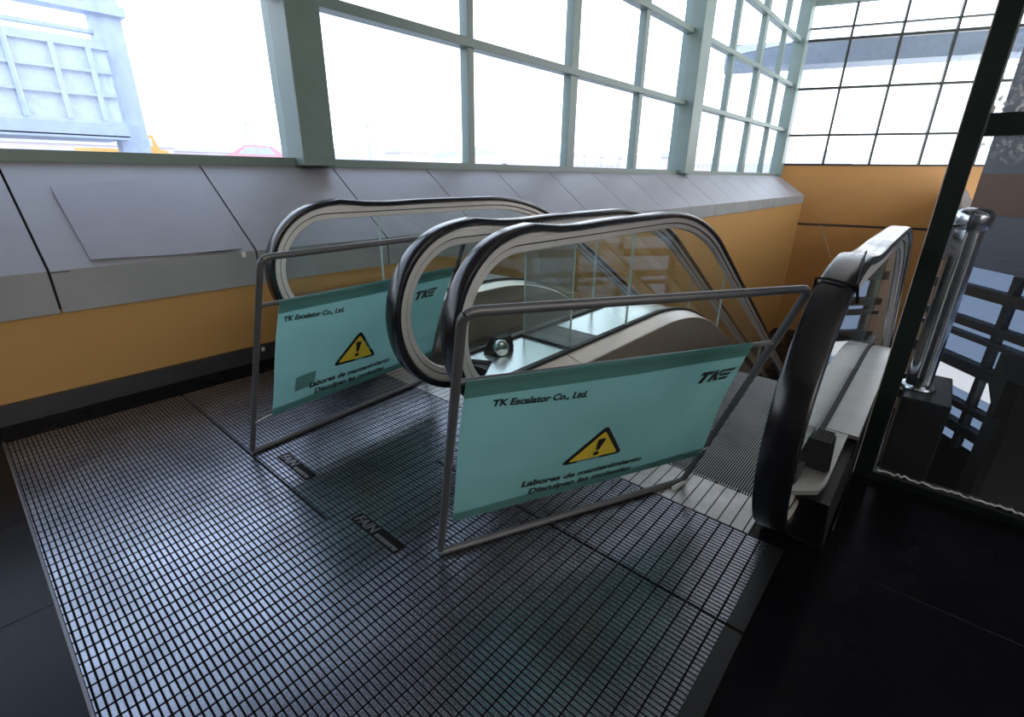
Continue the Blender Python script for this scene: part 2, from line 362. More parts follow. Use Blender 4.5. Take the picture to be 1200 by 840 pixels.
# plinth and steel post behind the glass
bm = bmesh.new(); box(bm, 2.58, 3.0, -.20, -.035, -1.8, .36, bevel=.006)
tag(obj('plinth', bm, M['black']), 'dark plinth behind the enclosure glass carrying the shiny steel post', 'plinth')
t = thing('steel_post', 'shiny round steel post with capped top behind the enclosure glass', 'post', (2.75, -.075, .36))
def atl(bm): bmesh.ops.translate(bm, vec=(0, 0, 0), verts=bm.verts[:]); return bm
bm = bmesh.new(); lathe(bm, [(.047, .0), (.047, .70), (.046, .71)], 0, 0); obj('tube', bm, M['chrome'], t, 40)
bm = bmesh.new(); lathe(bm, [(.068, .0), (.070, .006), (.066, .014), (.049, .016)], 0, 0); obj('base_flange', bm, M['chrome'], t, 40)
bm = bmesh.new(); lathe(bm, [(.048, .700), (.058, .704), (.061, .716), (.061, .752), (.057, .768), (.045, .780), (.02, .785)], 0, 0); obj('cap', bm, M['chrome'], t, 40)
for a in (-2.6, -3.3): 
    bm = bmesh.new(); tube(bm, [(.0485 * math.cos(a), .0485 * math.sin(a), .06), (.0485 * math.cos(a), .0485 * math.sin(a), .69)], .0035, 6); obj('glint_line', bm, M['steel_bright'], t)  # glints on the tube, modelled as thin bright lines
bm = bmesh.new(); prism(bm, [(3.02, -.44), (3.04, -.41), (3.5, -.41), (3.5, -.9), (3.02, -.9)], -1.8, .22, 'z'); prism(bm, [(2.97, -.42), (3.0, -.375), (3.5, -.375), (3.5, -.9), (2.97, -.9)], .22, .40, 'z')
tag(obj('black_block', bm, M['matt_black']), 'black notched block at the right edge, behind the enclosure glass', 'block')

# ------------------------------------------------------------------ ribbed floor plates
bm = bmesh.new(); box(bm, .67, .70, 1.52, 3.17, -.0119, -.0105); box(bm, 1.22, 1.25, .17, 1.51, -.0119, -.0105)
struct('trim_11', bm, M['seam'])
def plate(label, x0, x1, y0, y1):
    bm = bmesh.new(); ye = y0 + .05 if y0 < .5 else y0; box(bm, x0, x1, ye, y1, -.012, .0)
    p = tag(obj('ribbed_floor_plate', bm, M['ribs']), label, 'floor plate', 'ribbed metal floor plates in front of the escalators')
    if y0 < .5: obj('edge_strip', boxbm(x0, x1, y0, ye - .002, -.012, .0), M['dark_metal'], p)
    return p
g = .0065
p1 = plate('large ribbed metal floor plate in the left foreground beside the orange wall', -.056, .688 - g, 1.5155, 3.17)
p2 = plate('ribbed metal floor plate under the left maintenance barrier, with a pale name badge', .688 + g, 1.69, 1.5155, 3.17)
p3 = plate('ribbed metal floor plate nearest the viewer, with a dark name badge', -.056, 1.238 - g, .16, 1.5145)
p4 = plate('ribbed metal floor plate under the right maintenance barrier, next to the right newel', 1.238 + g, 1.69, .16, 1.5145)

dg = None
def text_mesh(body, size, shear=0., extrude=0., bold=0., align='LEFT', width=None):
    cu = bpy.data.curves.new('lettering', 'FONT'); cu.body = body; cu.size = size; cu.shear = shear; cu.extrude = extrude; cu.offset = bold; cu.align_x = align
    cu.resolution_u = 3
    o = bpy.data.objects.new('lettering_source', cu); C.objects.link(o)
    bpy.context.view_layer.update()
    me = bpy.data.meshes.new_from_object(o.evaluated_get(bpy.context.evaluated_depsgraph_get()))
    bpy.data.objects.remove(o); bpy.data.curves.remove(cu)
    xs = [v.co.x for v in me.vertices]
    if width and xs:
        k = width / (max(xs) - min(xs)); x0 = min(xs)
        for v in me.vertices: v.co.x = (v.co.x - x0) * k
    return me
def badge(parent, x, y0, y1, letter_mat):
    L = y0 - y1
    bm = bmesh.new(); box(bm, x - .026, x + .026, y1, y0, 0, .004, bevel=.0015)
    b = tag(obj('name_badge', bm, M['badge'], parent), 'small raised name badge')
    for body, size, xx, yy, w in (('FAIN', .052, x - .018, y0 - .012, L * .44), ('ascensores', .030, x - .018, y0 - .012 - L * .48, L * .45)):
        me = text_mesh(body, size, .2, .0006, .0012, width=w)
        for v in me.vertices: v.co = Vector((xx + v.co.y, yy - v.co.x, .0046 + v.co.z))   # reads along -y, up is +x
        me.materials.append(letter_mat)
        o = bpy.data.objects.new('badge_lettering', me); C.objects.link(o); o.parent = b
badge(p3, .775, 1.452, 1.178, M['badge_letter']); badge(p2, .785, 2.09, 1.82, M['badge_letter'])

# ------------------------------------------------------------------ escalators
HR_TOP = 1.045; NX, NZ, NR = 1.51, .66, .385; KX, KR = 2.85, 2.19; SL = math.radians(30); XEND = 8.6
def rail_path(zoff=0., start=1.60, hump=False):
    P = []
    P.append((start, NZ - NR, 0, -1))
    for k in range(0, 33):
        a = -PI / 2 - PI * k / 32
        P.append((NX + NR * math.cos(a), NZ + NR * math.sin(a), math.cos(a), math.sin(a)))
    n = 16
    for k in range(1, n): P.append((NX + (KX - NX) * k / n, HR_TOP, 0, 1))
    for k in range(0, 15):
        a = SL * k / 14
        P.append((KX + KR * math.sin(a), HR_TOP - KR * (1 - math.cos(a)), math.sin(a), math.cos(a)))
    x, z = P[-1][0], P[-1][1]
    for k in range(1, 6):
        xx = x + (XEND - x) * k / 5; P.append((xx, z - (xx - x) * math.tan(SL), math.sin(SL), math.cos(SL)))
    if hump:
        Q = []
        for (x, z, nx, nz) in P:
            h = .016 * math.exp(-((x - 1.60) / .10) ** 2) - .006 * math.exp(-((x - 1.95) / .15) ** 2) if nz > .3 else 0
            Q.append((x + nx * h, z + nz * h, nx, nz))
        P = Q
    return [(x, z + zoff, nx, nz) for x, z, nx, nz in P]
def top_z(x):          # height of the flat/curved/sloped line relative to the landing level
    if x <= KX: return 0.
    a = min(SL, math.asin(min(1, (x - KX) / KR)))
    xe = KX + KR * math.sin(a)
    return -KR * (1 - math.cos(a)) - max(0, x - xe) * math.tan(SL)
DECK = .41
def deck_path(x0, x1, dz=0.):
    xs = [x0] + [x for x in [KX + KR * math.sin(SL) * k / 12 for k in range(0, 13)] + [5, 6, 7, 8] if x0 < x < x1] + [x1]
    return [(x, DECK + dz + top_z(x), 0, 1) for x in xs]
HAND = [(-.031, 0), (.031, 0), (.038, .004), (.041, .012), (.040, .024), (.034, .030), (.024, .030), (.024, .022), (-.024, .022), (-.024, .030), (-.034, .030), (-.040, .024), (-.041, .012), (-.038, .004)]
GUIDE_A = [(-.023, .022), (.023, .022), (.023, .034), (.028, .036), (.028, .060), (.022, .062), (-.022, .062), (-.028, .060), (-.028, .036), (-.023, .034)]
GUIDE_B = [(-.018, .060), (.018, .060), (.018, .092), (.012, .097), (-.012, .097), (-.018, .092)]
def glass_panes(E, yc, joints, zoff):
    r = NR - .088
    def span(x):
        if x < NX:
            h = math.sqrt(max(0, r * r - (x - NX) ** 2)); zt = NZ + h; zb = NZ - h
        else:
            zt = HR_TOP - .088 + top_z(x); zb = DECK - .02 + top_z(x) if x > 1.54 else NZ - r
        return zb, zt + zoff
    edges = [NX - r + .002] + joints + [XEND]
    for a, b in zip(edges, edges[1:]):
        x0 = a + (.004 if a != edges[0] else 0); x1 = b - .004
        xs = sorted({x0, x1} | {x for x in [NX - r * math.cos(PI / 2 * k / 14) for k in range(15)] + [1.539, 1.541] + [KX + KR * math.sin(SL) * k / 10 for k in range(11)] if x0 < x < x1})
        bm = bmesh.new()
        top = [(x, span(x)[1]) for x in xs]; bot = [(x, span(x)[0]) for x in xs]
        rows = []
        for (x, zt), (_, zb) in zip(top, bot):
            rows.append([bm.verts.new((x, yc - .006, zb)), bm.verts.new((x, yc - .006, zt)), bm.verts.new((x, yc + .006, zt)), bm.verts.new((x, yc + .006, zb))])
        for p, q in zip(rows, rows[1:]):
            for k in range(4):
                f = bm.faces.new((p[k], p[(k + 1) % 4], q[(k + 1) % 4], q[k])); f.material_index = 1 if k in (1, 3) else 0
        bm.faces.new(rows[0]).material_index = 1; bm.faces.new(rows[-1][::-1]).material_index = 1
        obj('glass_panel', bm, [M['glass'], M['glass_edge']], E)
def balustrade(E, yc, inner, outer_w, joints, zoff=0.):
    """inner: +1 when the steps lie on the +y side"""
    h = bmesh.new(); sweep(h, rail_path(zoff, hump=True), HAND, yc); hd_ = tag(obj('handrail', h, M['black_rubber'], E, 35), 'black rubber handrail')
    b = bmesh.new(); sweep(b, rail_path(zoff), GUIDE_A, yc); sweep(b, rail_path(zoff), GUIDE_B, yc)
    tag(obj('handrail_guide', b, M['steel_bright'], E, 30), 'bright stainless handrail guide')
    b = bmesh.new(); sweep(b, rail_path(zoff), [(-.0215, .0615), (.0215, .0615), (.0215, .0665), (-.0215, .0665)], yc); obj('guide_groove', b, M['gasket'], E)
    glass_panes(E, yc, joints, zoff)
    b = bmesh.new(); sweep(b, deck_path(1.47, XEND), [(-.014, -.014), (.014, -.014), (.014, .03), (-.014, .03)], yc); obj('glass_gasket', b, M['gasket'], E)
    s = inner
    tap = lambda x, y: .012 + (y - .012) * min(1, .08 + .92 * max(0, (x - 1.44) / .46) ** .7)
    for a, c in ((1.44, 1.895), (1.90, 3.9), (3.905, XEND)):
        b = bmesh.new()
        sec = [(.012, .0), (.112, .030), (.116, .036), (.112, .042), (.012, .014)]
        dp = deck_path(a, c)
        if a < 1.8: dp = [(a + (c - a) * k / 10, DECK, 0, 1) for k in range(11)]
        sweep(b, dp, sec, yc, s, taper=tap)
        tag(obj('inner_deck', b, M['steel'], E, 30), 'sloping stainless inner deck')
    b = bmesh.new()
    pth = [(1.46 + .44 * k / 10, DECK, 0, 1) for k in range(10)] + deck_path(1.90, XEND); sweep(b, pth, lambda x: [(.102, .036), (.112, .036), (.112, min(.62, .045 + max(0, x - 1.47) * 1.25)), (.102, min(.62, .045 + max(0, x - 1.47) * 1.25))], yc, s, taper=tap); tag(obj('skirt_panel', b, M['skirt'], E), 'warm grey skirt panel along the steps')
    # base box with an undercut front
    b = bmesh.new()
    path = deck_path(1.46, XEND, -.034)
    poly = [(x, z) for x, z, _, _ in path] + [(XEND, path[-1][1] - 1.0), (3.0, -.9), (1.86, -.9), (1.80, .0)]
    y0, y1 = (yc - outer_w + .006, yc + .012) if s > 0 else (yc - .012, yc + outer_w - .006)
    prism(b, poly, y0, y1); obj('base_box', b, M['dark_metal'], E)
def hood(E, x, y, flip, lens=False):
    b = bmesh.new()
    lo = [(x - .095, y - .045), (x + .075, y - .032), (x + .075, y + .032), (x - .095, y + .045)]
    hi = [(x - .045, y - .036), (x + .06, y - .028), (x + .06, y + .028), (x - .045, y + .036)]
    A = [b.verts.new((a, c, DECK)) for a, c in lo]; B = [b.verts.new((a, c, DECK + .075)) for a, c in hi]
    b.faces.new(A[::-1]); b.faces.new(B)
    for k in range(4): b.faces.new((A[k], A[(k + 1) % 4], B[(k + 1) % 4], B[k]))
    es = b.edges[:]; bmesh.ops.bevel(b, geom=es, offset=.008, segments=2, affect='EDGES')
    o = tag(obj('inlet_hood', b, M['black_plastic'], E, 40), 'black handrail inlet hood on the deck')
    b = bmesh.new()
    for k in range(7):
        u = -.026 + .0087 * k
        box(b, x - .036, x + .05, y + u * .9 - .001, y + u * .9 + .001, DECK + .075, DECK + .0775)
        v = -.036 + .0143 * k
        box(b, x + v - .001, x + v + .001, y - .025, y + .025, DECK + .075, DECK + .0775)
    obj('mesh_grille', b, M['grille'], o)
    if lens:
        b = bmesh.new(); c = Vector((x - .055, y - .058, DECK + .042)); d = Vector((-.35, -.93, .1)).normalized()
        u = d.orthogonal().normalized(); w = d.cross(u); rings = []
        for r, q in ((.038, -.025), (.040, .0), (.036, .006), (.030, .006), (.028, .0), (.012, .004)):
            rings.append([b.verts.new(c + d * q + (u * math.cos(2 * PI * k / 20) + w * math.sin(2 * PI * k / 20)) * r) for k in range(20)])
        for p, q in zip(rings, rings[1:]):
            for k in range(20): b.faces.new((p[k], p[(k + 1) % 20], q[(k + 1) % 20], q[k]))
        b.faces.new(rings[0]); b.faces.new(rings[-1])
        tag(obj('lens', b, M['chrome'], o, 40), 'round glossy lens')
def outer_deck(E, poly, name='outer_deck', top=0., m='steel_deck', knee=True, y_edge=None):
    """flat plan polygon on the deck"""
    b = bmesh.new(); prism(b, poly, DECK - .012 + top, DECK + .002 + top, 'z'); return obj(name, b, M[m], E)
def escalator(label, ya, yb, ja, jb, za=0., zb=0., wa=.11, wb=.11):
    """ya: right-hand balustrade (smaller y), yb: left-hand balustrade"""
    E = thing('escalator', label, 'escalator', (1.8, (ya + yb) / 2, 0), 'escalators going down side by side')
    inv = Matrix.Translation((-1.8, -(ya + yb) / 2, 0))
    n0 = len(bpy.data.objects)
    before = set(bpy.data.objects)
    balustrade(E, ya, 1, wa, ja, za); balustrade(E, yb, -1, wb, jb, zb)
    y0, y1 = ya + .118, yb - .118
    b = bmesh.new(); box(b, 1.692, 1.93, y0, y1, -.03, .003)
    k = y0 + .006
    while k < y1 - .006:       # comb teeth
        box(b, 1.93, 1.958, k - .0015, k + .0015, -.03, .000); k += .0105
    tag(obj('comb_plate', b, M['comb'], E), 'pale comb plate with fine teeth')
    x = 1.955; i = 0
    while x < 7.9:
        z = top_z(x + .25) - .004; zn = top_z(x + .65) - .004
        b = bmesh.new(); prism(b, [(x, z), (x + .4, z), (x + .4, zn - .03), (x + .36, zn - .05), (x, z - .06)], y0, y1)
        obj('step', b, M['tread'], E)
        x += .4; i += 1
    return E, before
def finish(E, before):
    off = Matrix.Translation(-E.location)
    for o in set(bpy.data.objects) - before:
        if o.type == 'MESH' and (o.parent is E or (o.parent and o.parent.parent is E)): o.data.transform(off)
Y_R, Y_MR, Y_ML, Y_L = .165, 1.29, 1.635, 2.755
E1, bf = escalator('right escalator, its entry blocked by the nearer teal banner barrier', Y_R, Y_MR, [2.62, 4.3, 6.0, 7.6], [2.52, 4.2, 5.9, 7.5], 0, 0, .112, .02)
hood(E1, 1.665, Y_R - .033, 1)
pr = [(1.385, .178), (1.46, .092), (1.52, .083), (1.93, .083), (1.93, Y_R - .012), (1.45, Y_R - .012)]
outer_deck(E1, pr)
b = bmesh.new(); sweep(b, deck_path(1.90, XEND), [(.012, -.004), (.112, -.004), (.114, .010), (.012, .010)], Y_R, -1); tag(obj('outer_deck', b, M['steel_deck'], E1), 'wider stainless outer deck plate')
b = bmesh.new(); sweep(b, deck_path(1.93, XEND), [(.106, .010), (.112, .010), (.112, .10), (.106, .10)], Y_R, -1); obj('deck_fascia', b, M['dark_metal'], E1)
finish(E1, bf)
E2, bf = escalator('left escalator beside the grey clad wall, blocked by the farther banner barrier', Y_ML, Y_L, [2.70, 4.4, 6.1, 7.7], [1.87, 3.6, 5.3, 7.0], 0, .035, .02, .15)
hood(E2, 1.70, Y_L + .06, 1)
b = bmesh.new(); sweep(b, deck_path(1.50, XEND), [(.012, -.002), (WALL_Y - Y_L - .03, -.002), (WALL_Y - Y_L - .03, .012), (.012, .012)], Y_L, 1); tag(obj('outer_deck', b, M['steel_deck'], E2), 'wide outer deck up to the wall')
b = bmesh.new(); prism(b, [(1.50, .405), (3.0, .38), (3.0, -.6), (1.86, -.6), (1.80, 0)], Y_L + .15, WALL_Y - .03); obj('base_box', b, M['dark_metal'], E2)
finish(E2, bf)

# deck between the two escalators: three lift-off cover plates and the clear stop panel
ya, yb = Y_MR + .018, Y_ML - .018
def cover(label, poly, m, x_curve=None):
    b = bmesh.new()
    if x_curve: sweep(b, deck_path(*x_curve), [(ya, -.002), (yb, -.002), (yb, .012), (ya, .012)], 0, 1)
    else: prism(b, poly, DECK - .012, DECK + .002, 'z')
    return tag(obj('deck_cover_plate', b, M[m]), label, 'cover plate', 'cover plates between the escalators')
cover('white-looking bright cover plate between the escalators, in front of the clear panel', [(1.50, yb), (1.575, ya + .17), (1.40, ya + .06), (1.38, ya), (1.955, ya), (1.975, yb)], 'steel_plate')
cover('dull grey cover plate between the escalators, just behind the clear panel', [(1.972, ya), (2.245, ya), (2.245, yb), (1.992, yb)], 'dark_metal')
cover('bright cover plate between the escalators that curves down the slope', None, 'steel_plate', (2.255, XEND))
b = bmesh.new(); prism(b, [(1.50, .396), (3.0, .396), (3.0, -.9), (1.86, -.9), (1.80, 0)], ya + .004, yb - .004); struct('trim_10', b, M['dark_metal'])
bm = bmesh.new(); box(bm, 1.966, 1.974, ya + .002, yb - .002, DECK + .004, .955); 
t = tag(obj('clear_stop_panel', bm, [M['acrylic']]), 'clear upright acrylic panel standing on the deck between the two escalators', 'panel')
bm = bmesh.new()
for y in (ya, yb - .006): box(bm, 1.964, 1.976, y, y + .004, DECK + .004, .957)
box(bm, 1.964, 1.976, ya, yb - .002, .954, .958); tag(obj('panel_edge', bm, M['glass_edge'], t), 'pale polished panel edge')
bm = bmesh.new(); box(bm, 1.955, 1.985, ya, yb - .002, DECK + .002, DECK + .014); obj('clamp_rail', bm, M['dark_metal'], t)

# handrail lens box on the cover plate
S = thing('sensor_box', 'black box with round glossy lens on the bright plate between the escalators', 'sensor', (1.71, 1.55, DECK + .002))
n0 = set(bpy.data.objects); hood(S, 1.71, 1.55, 1, True)
for o in set(bpy.data.objects) - n0: o.data.transform(Matrix.Translation(-S.location))
hb = [o for o in S.children][0]; hb.name = 'sensor_housing'; hb['label'] = 'black tapered housing'

# wires tied round the right handrail
bm = bmesh.new(); xw = 1.30; zt = NZ + math.sqrt(NR ** 2 - (xw - NX) ** 2)
def hp(x, y, lift=.003):
    zz = (NZ + math.sqrt(max(0, NR ** 2 - (x - NX) ** 2))) if x < NX else HR_TOP
    return (x - (.4 * lift if x < NX else 0), y, zz + lift + (.016 * math.exp(-((x - 1.60) / .10) ** 2) if x > 1.45 else 0))
tube(bm, [(1.40, Y_R - .047, .97), hp(1.36, Y_R - .043), hp(1.36, Y_R - .02, .005), hp(1.37, Y_R + .02, .005), hp(1.37, Y_R + .043), (1.39, Y_R + .047, .975)], .0035, 6)
tube(bm, [hp(1.36, Y_R - .042, .004), hp(1.43, Y_R - .036, .007), hp(1.52, Y_R - .026, .008), hp(1.60, Y_R - .020, .007)], .0028, 6)
tag(obj('tie_wire', bm, M['black_plastic']), 'black tie wire wrapped over the top of the rightmost handrail', 'wire')
# ------------------------------------------------------------------ maintenance barriers
def barrier(label, BL, BR, u, s_edges, tr=None, smudge=False, foot=False):
    BL, BR, u = Vector(BL), Vector(BR), Vector(u)
    e = BR - BL; n = e.cross(u).normalized()
    if n.y > 0: n = -n                       # towards the viewer
    t = thing('maintenance_barrier', label, 'barrier', BL, 'tube barriers with teal banners in front of the escalators')
    LIFT = Vector((0, 0, .0125))
    def P(s, v, off=0.):
        top = e if tr is None else (Vector(tr) - (BL + u))
        return s * (e.lerp(top, v)) + v * u + n * off + LIFT
    r = .0125
    def corner(a, c, d, rad=.035):            # rounded corner points
        A = (a - c).normalized() * rad + c; B = (d - c).normalized() * rad + c
        return [A.lerp(c, k).lerp(c.lerp(B, k), k) for k in (0, .25, .5, .75, 1)]
    bl, br, tl, tr_ = P(0, 0), P(1, 0), P(0, 1), P(1, 1)
    bm = bmesh.new(); tube(bm, corner(br, bl, tl, .02)[::-1][:1] + [bl.lerp(tl, .06), bl.lerp(tl, .5)] + corner(bl, tl, tr_)[:3], r, 14); obj('post', bm, M['tube'], t, 60)
    bm = bmesh.new(); tube(bm, corner(bl, tl, tr_)[2:] + [tl.lerp(tr_, .5)] + corner(tl, tr_, br)[:3], r, 14); obj('top_rail', bm, M['tube'], t, 60)
    bm = bmesh.new(); tube(bm, corner(tl, tr_, br)[2:] + [tr_.lerp(br, .5)] + corner(tr_, br, bl, .03)[:3], r, 14); obj('post', bm, M['tube'], t, 60)
    bm = bmesh.new(); tube(bm, corner(tr_, br, bl, .03)[2:] + [br.lerp(bl, .5), bl], r, 14); obj('bottom_rail', bm, M['tube'], t, 60)
    bm = bmesh.new(); tube(bm, [P(.0, .80), P(1.0, .785)], .0085, 12); tag(obj('banner_rail', bm, M['tube'], t, 60), 'thin tube through the upper hem of the banner')
    bm = bmesh.new(); tube(bm, [P(.0, .218), P(1.0, .238)], .004, 8); tag(obj('banner_rail', bm, M['tube'], t, 60), 'thin tube through the lower hem of the banner')
    # banner surface with gentle slack
    sTL, sBL, sTR, sBR = s_edges
    seed = BL.x * 3
    def Bn(s, v, off=0.):
        k = (s - sTL) / (sTR - sTL)
        w = .010 * math.sin(k * 7 + 2.5 * v + seed) * math.sin(PI * min(1, max(0, (v - .2) / .6))) + .004 * math.sin(k * 17 - v * 6 + seed) * math.sin(PI * min(1, max(0, (v - .22) / .55)))
        return P(s, v, .0115 + w + off)
    def edge(v, a, b2): return b2 + (a - b2) * (v - .205) / (.81 - .205)
    nu, nv = 48, 26
    def sheet(v0, v1, off, rows):
        bm = bmesh.new(); g = []
        for j in range(rows + 1):
            v = v0 + (v1 - v0) * j / rows; a, b2 = edge(v, sTL, sBL), edge(v, sTR, sBR)
            g.append([bm.verts.new(Bn(a + (b2 - a) * i / nu, v, off)) for i in range(nu + 1)])
        for j in range(rows):
            for i in range(nu): bm.faces.new((g[j][i], g[j][i + 1], g[j + 1][i + 1], g[j + 1][i]))
        return bm
    B = tag(obj('banner', sheet(.205, .812, 0, nv), M['banner'], t, 180), 'teal fabric banner with black and yellow print')
    for v0, v1 in ((.752, .814), (.203, .245)): obj('hem', sheet(v0, v1, .0022, 4), M['hem'], B, 180)
    L = e.length; H = u.length
    def put(name, me, s, v, mat, du=(1, 0), off=.003, lab=None):
        for vv in me.vertices:
            vv.co = Bn(s + vv.co.x / L, v + vv.co.y / H + du[1] * vv.co.x, off)
        me.materials.clear(); me.materials.append(mat)
        o = bpy.data.objects.new(name, me); C.objects.link(o); o.parent = B
        if lab: o['label'] = lab
        return o
    put('company_lettering', text_mesh('TK Escalator Co., Ltd.', .036, .12, 0, .0016, width=.285), .092, .708, M['ink'], (1, -.06), lab='small black company name')
    put('notice_lettering', text_mesh('Labores de mantenimiento', .042, .12, 0, .0019, width=.475), .234, .292, M['ink'], (1, 0), lab='black Spanish maintenance notice')
    put('notice_lettering', text_mesh('Disculpen las molestias', .042, .12, 0, .0019, width=.415), .262, .247, M['ink'], (1, -.01), lab='black Spanish apology line')
    def poly_mesh(polys):
        bm = bmesh.new()
        for q in polys: bm.faces.new([bm.verts.new((a, b, 0)) for a, b in q])
        bmesh.ops.triangulate(bm, faces=bm.faces[:])
        me = bpy.data.meshes.new('print'); bm.to_mesh(me); bm.free(); return me
    def rtri(w, h, rad, x0=0., y0=0.):
        pts = [(x0, y0), (x0 + w, y0), (x0 + w / 2, y0 + h)]; out = []
        for i in range(3):
            p, c, q = [Vector(pts[(i + k) % 3]) for k in (-1, 0, 1)]
            A = c + (p - c).normalized() * rad; D = c + (q - c).normalized() * rad
            for k in range(6):
                f = k / 5; out.append(tuple(A.lerp(c, f).lerp(c.lerp(D, f), f)))
        return out
    ts, tv = .345, .372
    put('warning_triangle', poly_mesh([rtri(.242, .190, .026)]), ts, tv, M['ink'], off=.0022, lab='black triangle border')
    put('warning_triangle', poly_mesh([rtri(.188, .146, .012, .027, .015)]), ts, tv, M['yellow'], off=.0034, lab='yellow triangle field')
    cx = .121
    put('exclamation_mark', poly_mesh([[(cx - .014, .118), (cx - .013, .124), (cx + .013, .124), (cx + .014, .118), (cx + .005, .062), (cx - .005, .062)], [(cx + .011 * math.cos(a), .043 + .011 * math.sin(a)) for a in [2 * PI * k / 14 for k in range(14)]]]), ts, tv, M['ink'], off=.0046, lab='black exclamation mark')
    # bold slanted three-letter mark
    h = .052; sh = .30
    def S(q): return [(a + b * sh, b) for a, b in q]
    logo = [S([(.0, .037), (.0, h), (.050, h), (.050, .037)]), S([(.015, 0), (.015, .0375), (.034, .0375), (.034, 0)]),
            S([(.053, 0), (.053, h), (.070, h), (.070, 0)]), S([(.070, .019), (.070, .033), (.084, h), (.104, h), (.080, .026), (.102, 0), (.080, 0)]),
            S([(.104, .0), (.097, .0135), (.140, .0135), (.143, .0)]), S([(.092, .0195), (.088, .0325), (.138, .0325), (.139, .0195)]), S([(.096, .0385), (.108, h), (.148, h), (.144, .0385)])]
    put('logo', poly_mesh(logo), .735, .655, M['ink'], off=.003, lab='bold slanted black three-letter logo')
    if smudge:
        put('faded_patch', poly_mesh([[(0, 0), (.105, 0), (.105, .085), (0, .085)]]), .165, .302, M['patch'], off=.002, lab='dark faded square print')
    if foot:
        bm = bmesh.new(); f = P(.985, 0)
        tube(bm, [f + Vector((-.07, .0, -.001)), f + Vector((.0, -.018, -.001)), f + Vector((.04, -.01, .012))], .010, 10); tag(obj('foot', bm, M['white_plastic'], t, 60), 'white plastic foot')
        bm = bmesh.new(); tube(bm, [P(.93, .205, .01), P(1.0, .245, .012), P(1.01, .25, .0)], .0025, 6); tag(obj('tie_cord', bm, M['sticker'], t), 'pale tie cord')
    else:
        bm = bmesh.new(); tube(bm, [P(.0, .20, .013), P(.03, .205, .01), P(.07, .215, .012)], .0022, 6); tag(obj('tie_cord', bm, M['sticker'], t), 'pale tie cord')
    return t
barrier('grey tube barrier with teal banner leaning on the right newel, nearest the viewer', (.857, 1.057, 0), (1.845, .598, 0), (-.182, -.337, .965), (.018, .024, .885, .985), tr=(1.685, .267, .923), foot=True)
barrier('grey tube barrier with teal banner in front of the left escalator, beyond the middle newels', (.696, 2.203, 0), (1.785, 2.277, 0), (.03, -.39, .945), (.068, .072, .96, .985), smudge=True)

# ------------------------------------------------------------------ small things on the wall
bm = bmesh.new()
e2 = Vector((0, .75, .55)).normalized(); nrm = Vector((0, -.55, .75)).normalized()
def SL_(x, w, off=.004): return Vector((x, WALL_Y - .012, .745)) + e2 * w * .93 + nrm * off
g = []
for j in range(9):
    row = []
    for i in range(13):
        a, w = i / 12, j / 8
        x = .49 + a * (.76 + .04 * w) + .012 * (1 - w); ww = .05 + w * (.66 + .12 * a) - .05 * a * (1 - w)
        lift = .005 + .022 * max(0, a - .55) * (1 - w) * 2
        row.append(SL_(x, ww, lift))
    g.append(row)
for off in (0, .008):
    pass
top = [[bm.verts.new(v + nrm * .008) for v in r] for r in g]; bot = [[bm.verts.new(v) for v in r] for r in g]
for j in range(8):
    for i in range(12):
        bm.faces.new((top[j][i], top[j][i + 1], top[j + 1][i + 1], top[j + 1][i])); bm.faces.new((bot[j][i], bot[j + 1][i], bot[j + 1][i + 1], bot[j][i + 1]))
ring = [(0, i) for i in range(13)] + [(j, 12) for j in range(1, 9)] + [(8, i) for i in range(11, -1, -1)] + [(j, 0) for j in range(7, 0, -1)]
for a, b2 in zip(ring, ring[1:] + ring[:1]): bm.faces.new((top[a[0]][a[1]], top[b2[0]][b2[1]], bot[b2[0]][b2[1]], bot[a[0]][a[1]]))
tag(obj('metal_sheet', bm, M['sheet'], None, 40), 'loose grey metal sheet lying on the sloped cladding left of the handrails', 'sheet')
bm = bmesh.new(); box(bm, 1.262, 1.288, WALL_Y - .0145, WALL_Y - .0115, .712, .744); tag(obj('sticker', bm, M['sticker']), 'small white square sticker on the grey cladding band', 'sticker')
bm = bmesh.new(); box(bm, 1.275, 1.297, WALL_Y - .0235, WALL_Y - .0205, .055, .082); tag(obj('sticker', bm, M['sticker']), 'small pale sticker on the dark skirting behind the left barrier post', 'sticker')
bm = bmesh.new(); tube(bm, [(1.74, Y_R + .036, 1.022), (1.75, Y_R + .079, 1.026), (1.752, Y_R + .103, 1.077), (1.75, Y_R + .125, 1.117)], .0012, 6)
tag(obj('loose_wire_end', bm, M['wire']), 'thin stray wire end sticking up beside the rightmost handrail', 'wire')

# ------------------------------------------------------------------ outside
G = 1.18
struct('ground', boxbm(-160, 320, 4.6, 330, G - .4, G), M['ground'])
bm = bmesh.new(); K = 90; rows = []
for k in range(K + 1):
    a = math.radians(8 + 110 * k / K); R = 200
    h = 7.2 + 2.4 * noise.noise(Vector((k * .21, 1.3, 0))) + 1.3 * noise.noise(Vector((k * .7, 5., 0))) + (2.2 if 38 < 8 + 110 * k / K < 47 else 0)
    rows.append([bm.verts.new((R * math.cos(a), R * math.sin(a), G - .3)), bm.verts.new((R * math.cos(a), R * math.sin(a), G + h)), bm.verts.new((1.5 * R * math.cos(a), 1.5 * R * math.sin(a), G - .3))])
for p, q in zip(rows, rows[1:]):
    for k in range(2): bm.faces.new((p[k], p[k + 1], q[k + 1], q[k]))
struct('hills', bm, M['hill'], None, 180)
def polar(hdg, d): return d * math.cos(math.radians(hdg)), d * math.sin(math.radians(hdg))
